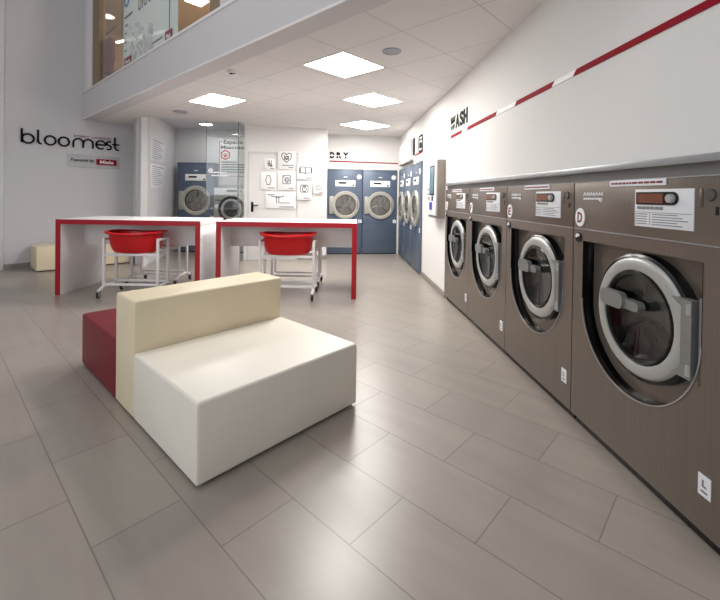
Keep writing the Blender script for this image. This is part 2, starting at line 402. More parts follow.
# ------------------------------------------------------------------ left sign
sg = thing('wall_sign', 'black stencil letter shop name with small tagline on the grey left wall', 'sign', P0, thA)
T = .026; y0, y1 = -.022, -.002; zb, zx, za = 2.05, 2.215, 2.292
def letter(strokes, name='letter', mtl=None, w=T):
    m = M()
    for st in strokes:
        cl = False
        if isinstance(st, tuple): st, cl = st
        m.ribbon(st, w, y0, y1, cl)
    return obj(name, m, mtl or X['ink'], sg)
r = .075; cz = (zb+zx)/2
letter([[(-.915, za), (-.915, zb+.015)], (arc(-.835, cz, r, 0, 360, 32)[:-1], True)])
letter([[(-.705, za), (-.705, zb+.06)]+arc(-.655, zb+.06, .05, 180, 270, 8)])
letter([(arc(-.54, cz, r, 0, 360, 32)[:-1], True)])
letter([(arc(-.35, cz, r, 0, 360, 32)[:-1], True)])
letter([[(-.215, zb)]+arc(-.140, cz+.005, .072, 180, 0, 14)+[(-.068, zb)], arc(.010, cz+.005, .072, 180, 0, 14)+[(.082, zb)]])
letter([[(.130, cz), (.282, cz)]+arc(.207, cz, r, 0, 305, 28)])
letter([[(.372, zx-.012)]+arc(.338, zx-.045, .036, 60, 230, 8)+arc(.334, zb+.045, .040, 60, -140, 10)])
letter([[(.435, za), (.435, zb+.06)]+arc(.490, zb+.06, .053, 180, 285, 8), [(.39, zx-.055), (.51, zx-.055)]])
text('tagline', 'SMART', -.215, .03, 2.235, 2.272, -.002, X['letter'], sg, .004)
text('tagline', 'LAUNDRY', .075, .39, 2.235, 2.272, -.002, X['letter'], sg, .004)
pq = thing('plaque', 'clear acrylic plaque with red badge under the black lettering on left wall', 'sign', P0, thA)
obj('plate', M().box(-.305, .515, -.026, -.018, 1.70, 1.93, .003), glassm('acrylic_plate', (.985, .985, .985), refl=.25, rough=.25, haze=.12, hazecol=(.9, .9, .92)), pq)
text('lettering', 'Powered by', -.25, .10, 1.79, 1.86, -.026, X['ink'], pq, .003, fat=.012)
bd = obj('red_badge', M().box(.135, .46, -.032, -.026, 1.765, 1.868, .002), X['stripe'], pq)
text('badge_lettering', 'Miele', .19, .41, 1.785, 1.848, -.032, X['whitein'], bd, .003, fat=.02)
for x in (-.285, .495):
    for z in (1.72, 1.91): obj('standoff', M().lathe([(.0, -.03), (.009, -.03), (.009, -.001)], (x, 0, z), 'y', 12), X['alu'], pq)

# ------------------------------------------------------------------ ceiling fittings
def cgrid(a, b): return L0+A*a+B*b
def light(a, b, sa, sb, label):
    p = cgrid(a, b)
    t = thing('ceiling_light', label, 'ceiling light', p, thA, 'square ceiling panel lights')
    f = M(); e = .018
    for (x0, x1, q0, q1) in ((0, sa, 0, e), (0, sa, sb-e, sb), (0, e, e, sb-e), (sa-e, sa, e, sb-e)): f.box(x0, x1, q0, q1, -.006, .0)
    obj('frame', f, X['white'], t)
    obj('diffuser', M().box(e, sa-e, e, sb-e, -.004, .001), X['em'], t)
light(0, 0, .61, .585, 'largest square ceiling light panel, nearest the front of the room')
light(-.05, 2.38, .53, .70, 'square ceiling light panel on the left, close to the balcony edge')
light(1.28, .75, .64, .56, 'square ceiling light panel second in line above the aisle')
light(2.59, 2.1, .74, .62, 'square ceiling light panel farthest back, before the dryer wall')
def speaker(p, r, label, g):
    t = thing('ceiling_speaker', label, 'ceiling speaker', p)
    obj('rim', M().lathe([(r, 0), (r, -.008), (r*.9, -.012), (r*.88, -.006)], (0, 0, 0), 'z'), X['spk'], t)
    obj('grille', M().lathe([(0, -.009), (r*.5, -.009), (r*.89, -.006)], (0, 0, 0), 'z'), X['spk'], t)
speaker((.268, 3.655, HC), .085, 'round grey ceiling speaker beside the largest light panel', None)
speaker((-2.90, 6.475, HC), .11, 'round pale ceiling speaker at the left near the glass partition', None)
t = thing('smoke_detector', 'small white smoke detector on the ceiling near the balcony edge', 'smoke detector', (-1.376, 4.324, HC))
obj('base', M().lathe([(.06, 0), (.06, -.012), (.052, -.02), (0, -.02)], (0, 0, 0), 'z', 28), X['white'], t)
obj('sensor', M().lathe([(.042, -.019), (.036, -.042), (.02, -.05), (0, -.05)], (0, 0, 0), 'z', 28), X['white'], t)
obj('slot', M().box(-.02, .012, -.043, -.034, -.042, -.03), X['ink'], t)
obj('slot', M().box(.022, .036, -.036, -.026, -.036, -.026), X['ink'], t)
t = thing('downlight', 'round white downlight in the alcove ceiling behind the glass', 'light', (-3.17, 8.266, 2.69))
obj('trim_ring', M().lathe([(.15, 0), (.145, -.014), (.122, -.014), (.12, 0)], (0, 0, 0), 'z'), X['white'], t)
obj('lens', M().lathe([(.0, -.008), (.123, -.008), (.123, 0)], (0, 0, 0), 'z'), X['emd'], t)

# ------------------------------------------------------------------ right wall graphics
rwO = m0+nW*.02
def rw(t): return -t
st = thing('wall_stripe', 'long dark red stripe with white breaks high on the right wall', 'wall graphic', rwO, rW)
h0, h1 = 1.966, 1.998
def para(m, ta, tb, sk=.035):
    m.prism([(rw(ta), h0), (rw(tb), h0), (rw(tb)+sk, h1), (rw(ta)+sk, h1)], -.006, -.0005)
for a_, b_ in ((2.60, 2.16), (1.98, 1.20), (.83, .29), (.06, -1.5)):
    m = M(); para(m, a_, b_); obj('red_band', m, X['stripe'], st)
for a_, b_ in ((2.16, 1.98), (1.20, .83), (.29, .06)):
    m = M(); para(m, a_, b_); obj('white_band', m, X['whitein'], st)
wt = thing('wall_lettering', 'black WASH letters above the red stripe on the right wall', 'sign', rwO, rW)
lx = -2.60
for ch, w_ in (('W', .19), ('A', .14), ('S', .12), ('H', .125)):
    lt = text('letter', ch, lx, lx+w_, 2.05, 2.21, -.001, X['ink'], wt, .006, fat=.035)
    lx += w_+.018
cut = M(); cut.prism([(-2.62, 2.095), (-2.42, 2.12), (-2.42, 2.135), (-2.62, 2.112)], -.009, -.007)
obj('stencil_cut', cut, X['whitein'], wt)

# sheet of printed text and board between the dryers and the terminal
t = thing('notice_sheet', 'white notice sheet of faint grey text above the payment terminal', 'notice', rwO, rW)
obj('sheet', M().box(-3.62, -3.05, -.004, -.0005, 1.79, 2.2), X['whitep'], t)
m = M()
for k in range(9):
    z = 2.16-k*.041; m.ribbon([(-3.57, z), (-3.57+(.46 if k % 3 else .3), z)], .011, -.006, -.004)
obj('printed_lines', m, X['lightink'], t)
t = thing('wall_board', 'white rectangular board mounted above the row of blue dryers on right wall', 'board', rwO, rW)
obj('board', M().box(-6.2, -4.98, -.07, -.001, 1.925, 2.3, .004), X['whitep'], t)
obj('bottom_rail', M().box(-6.2, -4.98, -.072, -.001, 1.895, 1.925), X['kgrey'], t)
obj('symbol', M().ribbon(rrect(-5.16, -5.06, 1.99, 2.07, .012), .012, -.074, -.07, True), X['lightink'], t)
t = thing('wall_pictogram', 'black device pictogram with short red line beside the white board', 'sign', rwO, rW)
obj('bar', M().prism([(-4.94, 2.0), (-4.86, 2.0), (-4.86, 2.3), (-4.94, 2.3)], -.02, -.0005), X['ink'], t)
m = M(); m.ribbon(rrect(-4.5, -4.2, 2.01, 2.26, .05), .026, -.01, -.0005, True); m.prism(rrect(-4.42, -4.28, 2.06, 2.15, .02), -.01, -.0005); m.ribbon([(-4.44, 2.2), (-4.26, 2.2)], .012, -.01, -.0005)
obj('device', m, X['ink'], t)
obj('red_line', M().prism([(-4.84, 1.975), (-4.2, 1.975), (-4.2, 2.0), (-4.84, 2.0)], -.008, -.0005), X['stripe'], t)

# payment terminal
kt = thing('payment_terminal', 'wall-mounted payment terminal with screen and grey housing on the right wall', 'payment terminal', rwO+dW*3.3+Vector((0, 0, 0)), rW)
obj('housing', M().box(0, .50, -.10, -.001, .985, 1.735, .006), X['kgrey'], kt)
obj('front_panel', M().box(.012, .47, -.118, -.099, 1.02, 1.725, .006), X['whitep'], kt)
fr = obj('screen', M().box(.13, .40, -.123, -.117, 1.28, 1.67, .003), X['ink'], kt)
obj('display', M().box(.15, .38, -.125, -.122, 1.30, 1.65), X['screen'], fr)
obj('blue_label', M().box(.13, .29, -.121, -.117, 1.09, 1.19), X['bluekey'], kt)
obj('coin_slot', M().box(.25, .33, -.122, -.117, 1.205, 1.275, .003), X['ink'], kt)
obj('card_reader', M().box(.10, .19, -.124, -.117, 1.21, 1.265, .003), X['silver'], kt)
for z in (1.36, 1.30, 1.245): obj('button', M().disc(.055, z, .018, -.123, -.117, 16), X['ink'] if z > 1.25 else X['redpl'], kt)
obj('top_lip', M().box(.1, .45, -.121, -.117, 1.69, 1.705), X['lightink'], kt)

# ------------------------------------------------------------------ big washers
def make_washer(t_left, ch, label):
    w = .905; cx, cz, R = .49, .735, .264
    o = thing('washing_machine', label, 'washing machine', m0+dW*t_left, rW, 'bronze front-loading washing machines in the right wall')
    b = M(); b.box(.004, w-.004, .062, .80, .05, 1.345); obj('body', b, X['taupe2'], o)
    hole = [(.092, 1.03), (.092, .72)]+arc(.452, .72, .36, 180, 360, 36)[1:-1]+[(.812, .72), (.812, 1.03)]
    e = .004; n = 6
    outer = [(e, 1.088), (e, .052), (w-e, .052), (w-e, 1.088)]
    fp_ = M(); fp_.plate_hole(outer, hole, 0); fp_.wall_strip(outer, 0, .062); obj('front_panel', fp_, X['taupe'], o)
    sr = M()
    sr.wall_strip(hole, -.002, .060)
    inner = [(cxx+(x-cxx)*1.0, z) for (x, z), cxx in zip(hole, [.45]*len(hole))]
    rim = [(x+(.45-x)*.03, .70+(z-.70)*.97) for x, z in hole]
    sr.wall_strip(rim, .058, .03, hole)
    obj('door_surround', sr, X['gloss'], o)
    # bright lower edge of the moulding
    ed = M(); ed.ribbon([p for p in hole if p[1] < .80], .005, -.004, .002); obj('surround_edge', ed, X['alu'], o)
    obj('recess_panel', M().prism([(x, z) for x, z in hole], .056, .061), X['taupe'], o)
    # upper fascia
    tp = M(); tp.box(e, w-e, 0, .062, 1.094, 1.347, .003); obj('control_fascia', tp, X['taupe'], o)
    obj('fascia_edge', M().box(e, w-e, -.002, .004, 1.090, 1.0955), X['alu'], o)
    obj('plinth', M().box(.01, w-.01, .03, .78, 0, .055), X['black'], o)
    obj('top_edge', M().box(e, w-e, -.002, .03, 1.346, 1.350), X['alu'], o)
    # door
    d = obj('door', M().lathe([(R, .04), (R+.001, .008), (R-.006, -.002), (R-.014, -.006), (R-.048, -.010), (R-.056, -.006), (R-.060, .006), (R-.062, .02), (R-.02, .042), (R, .04)], (cx, 0, cz), 'y', 72), X['silver'], o)
    obj('gasket', M().lathe([(R+.016, .056), (R+.016, .012), (R+.004, .004), (R-.01, .02), (R-.01, .056)], (cx, 0, cz), 'y', 64), X['black'], o)
    obj('inner_seal', M().lathe([(R-.059, -.002), (R-.068, -.006), (R-.080, .0), (R-.086, .03), (R-.086, .055)], (cx, 0, cz), 'y', 64), X['gloss'], d)
    obj('porthole', M().lathe([(0, .022), (.06, .02), (.12, .012), (R-.084, .002), (R-.080, .004)], (cx, 0, cz), 'y', 56), X['porthole'], d)
    dr = M(); dr.lathe([(R-.080, .049), (.165, .052), (.12, .054), (0, .055)], (cx, 0, cz), 'y', 56)
    obj('drum', dr, X['steel'], o)
    rb = M()
    for k in range(3):
        a_ = math.radians(90+120*k); rb.tube([(cx+.03*math.cos(a_), .045, cz+.03*math.sin(a_)), (cx+.14*math.cos(a_), .04, cz+.14*math.sin(a_))], .012, 8)
    obj('drum_paddle', rb, X['steel'], o)
    # handle on the left, hinge on the right
    h = M(); h.prism(rrect(.292, .445, cz+.016, cz+.092, .03), -.036, -.008)
    ho = obj('handle', h, X['silverd'], o)
    obj('handle_stem', M().prism(rrect(.42, .53, cz+.026, cz+.07, .02), -.026, .008), X['silverd'], ho)
    hg = M(); hg.prism([(.690, cz+.145), (.735, cz+.115), (.735, cz-.125), (.690, cz-.155), (.782, cz-.155), (.782, cz+.145)], -.014, .02); hg.box(.80, .81, .0, .056, cz-.17, cz+.16)
    hgo = obj('hinge', hg, X['silverd'], o)
    for z in (-.14, .09): obj('hinge_pin', M().tube([(.772, -.013, cz+z), (.772, -.013, cz+z+.04)], .010, 10), X['silver'], hgo)
    # control panel
    cp_ = obj('control_panel', M().box(.472, .772, -.004, .002, 1.14, 1.302, .001), X['paper'], o)
    dp = obj('display_bezel', M().prism([(.483, 1.236), (.66, 1.236)]+arc(.678, 1.263, .027, -90, 90, 12)+[(.483, 1.290)], -.008, -.003), X['black'], cp_)
    obj('display', M().box(.492, .632, -.0095, -.0075, 1.243, 1.283), X['amber'], dp)
    obj('knob', M().lathe([(0, -.024), (.015, -.024), (.018, -.02), (.019, -.008)], (.675, 0, 1.263), 'y', 20), X['silver'], dp)
    kb = M()
    for k in range(6): kb.box(.49+k*.024, .508+k*.024, -.007, -.003, 1.216, 1.228)
    obj('button_row', kb, X['silverd'], cp_)
    tl = M()
    tl.ribbon([(.478, 1.203), (.765, 1.203)], .002, -.005, -.0035); tl.ribbon([(.48, 1.20), (.48, 1.148)], .002, -.005, -.0035); tl.ribbon([(.56, 1.20), (.56, 1.148)], .002, -.005, -.0035)
    for k in range(5):
        z = 1.195-k*.0105
        tl.ribbon([(.486, z), (.545, z)], .0035, -.005, -.0035); tl.ribbon([(.572, z), (.70+.05*((k*7) % 3)/2, z)], .0035, -.005, -.0035)
    obj('instruction_print', tl, X['greyink'], cp_)
    # small things on the fascia
    stk = obj('notice_sticker', M().box(.303, .64, -.004, 0, 1.318, 1.346), X['paper'], o)
    pl_ = M()
    x = .315
    while x < .62:
        l = .012+.02*random.random(); pl_.ribbon([(x, 1.332), (min(x+l, .628), 1.332)], .009, -.0055, -.004); x += l+.006
    obj('sticker_print', pl_, X['letter'], stk)
    lg = M(); x = .09
    for l in (.02, .014, .01, .018, .012, .022, .016, .012):
        lg.ribbon([(x, 1.275), (x+l*.4, 1.289), (x+l, 1.277)], .005, -.003, 0); x += l+.005
    lg.ribbon([(.09, 1.258), (.24, 1.259)], .008, -.003, 0); lg.ribbon([(.215, 1.257), (.235, 1.243), (.245, 1.257)], .005, -.003, 0)
    obj('white_logo_print', lg, X['paper'], o)
    bg = obj('letter_badge', M().disc(.064, 1.156, .042, -.005, 0, 32, .051), X['whitep'], o)
    text('badge_letter', ch,   .044, .084, 1.127, 1.185, -.005, X['letter'], bg, .002, fat=.02)
    lk = obj('lock', M().disc(.052, 1.046, .026, -.006, 0, 28), X['black'], o)
    obj('lock_symbol', M().prism(arc(.050, 1.048, .019, 20, 200, 12), -.008, -.006), X['paper'], lk)
    obj('fascia_button', M().lathe([(0, -.008), (.020, -.008), (.023, 0)], (.838, 0, 1.277), 'y', 24), X['darkgap'], o)
    obj('fascia_slot', M().box(.793, .807, -.003, 0, 1.232, 1.30, .001), X['taupe2'], o)
    obj('coin_slot', M().box(.858, .868, -.003, 0, 1.205, 1.235), X['black'], o)
    tg = obj('price_tag', M().box(.812, .862, -.003, 0, .185, .262), X['paper'], o)
    tt = M(); tt.ribbon([(.832, .245), (.832, .222), (.846, .222)], .006, -.0045, -.003); tt.ribbon([(.825, .203), (.85, .203)], .007, -.0045, -.003)
    obj('tag_print', tt, X['greyink'], tg)
make_washer(0, 'D', 'nearest and largest-looking bronze washing machine with the letter D badge')
make_washer(.905, 'E', 'bronze washing machine with the letter E badge, second from the front')
make_washer(1.81, 'F', 'bronze washing machine with the letter F badge, third from the front')
make_washer(2.715, 'G', 'farthest bronze washing machine, next to the payment terminal')

# ------------------------------------------------------------------ blue dryers
def make_dryer(loc, rz, label, group, w=.755, depth=.6, ch='', scale=None):
    o = thing('tumble_dryer', label, 'tumble dryer', loc, rz, group, scale=scale)
    H_ = 1.83; cx, cz, R = .39*w/.755, 1.06, .305
    b = M(); b.box(.003, w-.003, 0, depth, .02, H_, .004); obj('body', b, X['blue'], o)
    obj('plinth', M().box(.02, w-.02, .03, depth-.02, 0, .025), X['black'], o)
    sm = M(); sm.box(.006, w-.006, -.001, .002, .657, .661); sm.box(.006, w-.006, -.001, .002, 1.795, 1.799); obj('panel_seam', sm, X['ink'], o)
    d = obj('door', M().lathe([(R, 0), (R, -.02), (R-.012, -.035), (R-.06, -.042), (R-.085, -.034), (R-.09, -.01)], (cx, 0, cz), 'y', 64), X['ltgrey'], o)
    obj('door_seal', M().lathe([(R-.088, -.03), (R-.094, -.02), (R-.098, -.006)], (cx, 0, cz), 'y', 56), X['black'], d)
    dr = M(); dr.lathe([(R-.096, -.004), (.15, -.0025), (0, -.0015)], (cx, 0, cz), 'y', 48); obj('drum', dr, X['drum2'], o)
    rb = M()
    for k in range(3):
        a_ = math.radians(75+120*k); rb.tube([(cx+.05*math.cos(a_), -.008, cz+.05*math.sin(a_)), (cx+.19*math.cos(a_), -.008, cz+.19*math.sin(a_))], .014, 8)
    obj('drum_paddle', rb, X['steel'], o)
    obj('porthole', M().lathe([(0, -.036), (.1, -.034), (.17, -.03), (R-.092, -.024)], (cx, 0, cz), 'y', 48), X['porthole2'], d)
    obj('hinge', M().box(cx-R-.045, cx-R+.05, -.03, 0, cz-.19, cz+.19, .01), X['ltgrey'], o)
    obj('handle', M().box(cx+R-.07, cx+R-.045, -.055, -.03, cz-.09, cz+.09, .006), X['silverd'], d)
    cp_ = obj('control_panel', M().box(.165, .6, -.006, 0, 1.462, 1.594, .002), X['whitep'], o)
    obj('display', M().box(.235, .40, -.008, -.005, 1.52, 1.555), X['black'], cp_)
    obj('button', M().box(.535, .565, -.008, -.005, 1.475, 1.505), X['black'], cp_)
    obj('logo_print', M().box(.345, .425, -.003, 0, 1.657, 1.675), X['paper'], o)
    bg = obj('letter_badge', M().disc(.68, 1.672, .052, -.006, 0, 32), X['whitep'], o)
    if ch: text('badge_letter', ch, .66, .70, 1.645, 1.70, -.006, X['ink'], bg, .002, fat=.01)
    tg = obj('tag', M().box(.672, .745, -.003, 0, .70-.02, .77-.02), X['paper'], o)
    obj('tag_print', M().box(.698, .71, -.0045, -.003, .695, .735), X['greyink'], tg)
    return o
gD = 'blue tumble dryers under the DRY lettering'
dO = bO-nB*.012
make_dryer(dO+Bd*.022, tB, 'left blue tumble dryer directly under the DRY lettering', gD)
make_dryer(dO+Bd*.782, tB, 'right blue tumble dryer on the back wall, in the room corner', gD)
gS = 'blue tumble dryers along the right wall'
make_dryer(W(6.45, -.01), rW, 'blue tumble dryer deepest in the right-wall row, by the corner', gS)
make_dryer(W(5.69, -.01), rW, 'middle blue tumble dryer of the right-wall row', gS)
make_dryer(W(4.93, -.01), rW, 'front blue tumble dryer of the right-wall row, nearest the terminal', gS)
make_dryer((-3.93, 8.66, 0), 0, 'single blue tumble dryer in the alcove behind the glass', None, depth=.26, scale=1.055)
struct('trim_6', M().box(1.545, 1.575, -.035, .02, 0, 1.84), X['wall'], bO, tB)

# silver washer in the alcove
o = thing('washing_machine', 'light steel washing machine in the alcove beside the blue dryer', 'washing machine', (-3.125, 8.62, 0))
obj('body', M().box(0, .67, 0, .32, .03, 1.41, .008), X['wsh'], o)
obj('plinth', M().box(.02, .65, .03, .3, 0, .035), X['black'], o)
cp_ = obj('control_panel', M().box(.01, .66, -.012, 0, 1.25, 1.385, .004), X['whitep'], o)
obj('display', M().box(.28, .5, -.014, -.011, 1.31, 1.35), X['black'], cp_)
obj('knob', M().lathe([(0, -.035), (.025, -.033), (.028, -.012)], (.58, 0, 1.33), 'y', 20), X['silver'], cp_)
d = obj('door', M().lathe([(.285, 0), (.285, -.02), (.265, -.035), (.225, -.03), (.21, -.02)], (.385, 0, .94), 'y', 56), X['black'], o)
obj('door_ring', M().lathe([(.225, -.03), (.215, -.045), (.185, -.048), (.17, -.035), (.168, -.01)], (.385, 0, .94), 'y', 56), X['silver'], d)
obj('porthole', M().lathe([(0, -.03), (.1, -.028), (.17, -.018)], (.385, 0, .94), 'y', 40), X['porthole'], d)
obj('drum', M().lathe([(.205, -.004), (.1, -.003), (0, -.002)], (.385, 0, .94), 'y', 40), X['steel'], o)
obj('letter_badge', M().disc(.06, 1.0, .045, -.006, 0, 28), X['whitep'], o)
obj('logo_print', M().box(.03, .15, -.003, 0, 1.12, 1.14), X['ink'], o)

# ------------------------------------------------------------------ DRY lettering
dl = thing('wall_lettering', 'black DRY letters above the blue dryers on the back wall', 'sign', bO+nB*.01, tB)
for ch, x0, x1 in (('D', .065, .165), ('R', .205, .315), ('Y', .345, .465)):
    text('letter', ch, x0, x1, 2.062, 2.195, -.001, X['ink'], dl, .008, fat=.06)
obj('stencil_cut', M().prism([(.05, 2.118), (.48, 2.10), (.48, 2.116), (.05, 2.134)], -.012, -.0095), X['whitein'], dl)
t = thing('wall_stripe', 'thin dark red stripe under the DRY lettering on the back wall', 'wall graphic', bO+nB*.01, tB)
obj('red_band', M().prism([(.06, 1.985), (1.56, 1.972), (1.56, 1.995), (.06, 2.012)], -.006, -.0005), X['stripe'], t)

# ------------------------------------------------------------------ door and icon panels on the white centre wall
dr_ = thing('door_1', None, None, w0, rI, kind='structure')
obj('door_leaf', M().box(.09, .985, -.012, -.001, .01, 2.05, .003), X['wall'], dr_)
fr = M(); fr.box(.06, .088, -.02, -.001, 0, 2.08); fr.box(.088, .99, -.02, -.001, 2.052, 2.08); fr.box(.987, 1.012, -.02, -.001, 0, 2.08)
obj('door_frame', fr, X['wall_l'], dr_)
hd = M(); hd.box(.13, .175, -.02, -.012, .93, 1.12, .003); hd.tube([(.152, -.015, 1.055), (.152, -.055, 1.055), (.17, -.06, 1.055), (.265, -.06, 1.058)], .011, 10)
obj('door_handle', hd, X['black'], dr_)

def icon(x0, x1, z0, z1, label, strokes, w=.012, caps=()):
    o = thing('icon_panel', label, 'sign', w0, rI, 'white pictogram panels on the centre wall')
    pl_ = obj('panel', M().box(x0, x1, -.036, -.022, z0, z1, .002), X['whitep'], o)
    obj('spacer', M().box((x0+x1)/2-.05, (x0+x1)/2+.05, -.022, -.0125 if x0 < .985 else -.001, (z0+z1)/2-.05, (z0+z1)/2+.05), X['alu'], o)
    m = M(); sx, sz = x1-x0, z1-z0
    for s_ in strokes:
        cl = False
        if isinstance(s_, tuple): s_, cl = s_
        m.ribbon([(x0+p[0]*sx, z0+p[1]*sz) for p in s_], w, -.039, -.036, cl)
    obj('symbol', m, X['ink'], o)
    m = M()
    for a_, b_, z in caps: m.ribbon([(x0+a_*sx, z0+z*sz), (x0+b_*sx, z0+z*sz)], .016, -.038, -.036)
    obj('caption', m, X['greyink'], o)
def C(cx, cz, r, rz=None, n=20): return (arc(cx, cz, r, 0, 360, n, rz)[:-1], True)
icon(.369, .575, 1.737, 1.95, 'small panel with a cup pictogram, upper left of the icon group',
     [[(.34, .82), (.34, .38), (.62, .38), (.62, .85)], [(.34, .55), (.62, .55)], [(.45, .38), (.45, .85)], C(.62, .38, .09)], .010, [(.5, .9, .12)])
heart = [(.5, .38), (.3, .55), (.21, .70), (.22, .82), (.3, .89), (.4, .89), (.5, .80), (.6, .89), (.7, .89), (.78, .82), (.79, .70), (.7, .55)]
icon(.62, .952, 1.758, 2.104, 'largest square panel with a heart pictogram, topmost of the icon group',
     [(heart, True), [(.38, .78), (.38, .55), (.60, .55), (.60, .72)], [(.44, .72), (.60, .72)], C(.49, .65, .07)], .012, [(.25, .92, .22), (.6, .9, .10)])
icon(.309, .59, 1.352, 1.684, 'panel with a tall rounded vase pictogram, at the far left of the icon group',
     [[(.38, .82), (.38, .72), (.30, .55), (.38, .38), (.38, .30), (.60, .30), (.60, .38), (.68, .55), (.60, .72), (.60, .82), (.38, .82)]], .011, [(.45, .92, .12)])
icon(.625, .957, 1.356, 1.714, 'panel with a square machine pictogram, below the heart panel',
     [(rrect(.28, .72, .34, .78, .03), True), C(.52, .54, .13), C(.52, .54, .07), [(.28, .7), (.40, .7)], [(.62, .7), (.66, .7)]], .011, [(.62, .9, .10)])
icon(.398, .967, .998, 1.316, 'wide panel with a tap and pipe line drawing, lowest of the icon group',
     [[(.18, .72), (.62, .72)], [(.36, .72), (.36, .32)], [(.44, .66), (.44, .32)], [(.32, .66), (.50, .66)], [(.46, .34), (.82, .34)], [(.56, .72), (.58, .82)]], .010, [(.06, .3, .82), (.46, .94, .10)])
icon(.983, 1.316, 1.567, 1.873, 'panel with an open book pictogram, at the upper right of the icon group',
     [[(.2, .78), (.2, .42), (.42, .42), (.5, .38), (.58, .42), (.84, .42), (.84, .78), (.6, .80), (.5, .74), (.42, .80), (.2, .78)], [(.5, .74), (.5, .38)], [(.16, .42), (.16, .74)], [(.88, .42), (.88, .74)]], .011, [(.55, .93, .10)])
icon(.993, 1.277, 1.168, 1.532, 'panel with a rounded square appliance pictogram, below the book panel',
     [(rrect(.24, .74, .42, .80, .06), True), C(.49, .58, .13), [(.32, .74), (.66, .74)], [(.44, .62), (.54, .62)]], .012, [(.45, .85, .10)])
icon(1.309, 1.515, 1.297, 1.511, 'small panel with a cloud pictogram, rightmost of the icon group',
     [(arc(.38, .52, .14, 60, 270, 10)+[(.7, .38)]+arc(.68, .52, .14, -80, 90, 8)+arc(.52, .62, .15, 30, 150, 8), True)], .009, [(.55, .9, .12)])

# ------------------------------------------------------------------ glass partition
gt = thing('glass_partition', 'clear glass partition with dark post in front of the alcove', 'glass partition', (0, 0, 0))
g0 = Vector((-2.77, 7.26)); g1 = Vector((-2.215, 7.33)); g2 = Vector((-2.19, 7.64))
def pane(p, q, z0, z1, th_=.01):
    d = (q-p).normalized(); n = Vector((-d.y, d.x))*th_/2
    return M().prism([tuple(p+n), tuple(q+n), tuple(q-n), tuple(p-n)], z0, z1, 'xy')
obj('front_pane', pane(g0, g1-Vector((.012, 0)), .012, 2.565), X['glass'], gt)
obj('side_pane', pane(g1+Vector((.002, .014)), g2, .012, 2.565), X['glass'], gt)
obj('glass_edge', pane(g0-Vector((.006, 0)), g0, .012, 2.565, .012), X['edge'], gt)
obj('post', M().box(g1.x-.010, g1.x+.004, g1.y-.010, g1.y+.006, 0, 2.565), X['edge'], gt)
fl_ = M(); fl_.box(g1.x-.04, g1.x+.03, g1.y-.025, g1.y+.02, 2.30, 2.345, .004); fl_.box(g1.x-.04, g1.x+.03, g1.y-.025, g1.y+.02, .1, .145, .004)
obj('patch_fitting', fl_, X['silver'], gt)
ft = pane(g0, g1, 0, .012, .025); obj('floor_channel', ft, X['alu'], gt)
st_ = M()
for k, z in enumerate((1.64, 1.585)): st_.box(-2.68, -2.40+.05*k, 7.258, 7.262, z, z+.018)
obj('glass_print', st_, X['whitein'], gt)

# alcove notices
l0 = Vector((-3.73, 7.1, 0)); ldir = Vector((-.365, 1.85, 0)).normalized(); rL = math.atan2(ldir.y, ldir.x)
for z0, z1, lab in ((1.84, 2.27, 'upper of the two white text posters on the alcove left wall'), (1.36, 1.79, 'lower of the two white text posters on the alcove left wall')):
    o = thing('poster', lab, 'poster', l0+ldir*.05, rL, 'white text posters on the alcove wall')
    obj('sheet', M().box(.06, .94, -.014, -.002, z0, z1, .002), X['paper'], o)
    m = M(); m.ribbon([(.12, z1-.04), (.85, z1-.04)], .018, -.017, -.014)
    for k in range(9):
        z = z1-.085-k*.035; m.ribbon([(.12, z), (.55+.3*((k*5) % 4)/4, z)], .010, -.017, -.014)
    obj('print', m, X['lightink2'], o)
o = thing('wall_board', 'white pet area board with red paw emblem on the alcove back wall', 'sign', (0, 8.95, 0))
obj('board', M().box(-3.14, -2.42, -.02, -.001, 1.46, 2.52, .003), X['whitep'], o)
text('heading', 'Espacio', -3.03, -2.60, 2.35, 2.455, -.02, X['ink'], o, .003, fat=.02)
text('heading', 'Mascotas', -3.09, -2.53, 2.26, 2.335, -.02, X['ink'], o, .003, fat=.02)
m = M(); m.ribbon([(-2.99+.10*math.cos(math.radians(60*k+30)), 2.13+.10*math.sin(math.radians(60*k+30))) for k in range(6)], .03, -.024, -.02, True)
m.disc(-2.99, 2.105, .032, -.024, -.02, 16)
for dx, dz in ((-.042, .02), (-.016, .045), (.018, .045), (.044, .02)): m.disc(-2.99+dx, 2.11+dz, .013, -.024, -.02, 12)
obj('paw_emblem', m, X['redpl'], o)
m = M(); m.ribbon([(-3.06, 2.42), (-3.12, 2.42), (-3.12, 1.68)], .014, -.024, -.02); m.ribbon([(-2.95, 1.66), (-2.45, 1.66)], .012, -.024, -.02)
obj('bracket_line', m, X['stripe'], o)
m = M()
for k in range(5): m.ribbon([(-3.07, 1.97-.055*k), (-3.07+(.34, .52, .58, .5, .54)[k], 1.97-.055*k)], .028, -.024, -.02)
obj('print', m, X['greyink'], o)

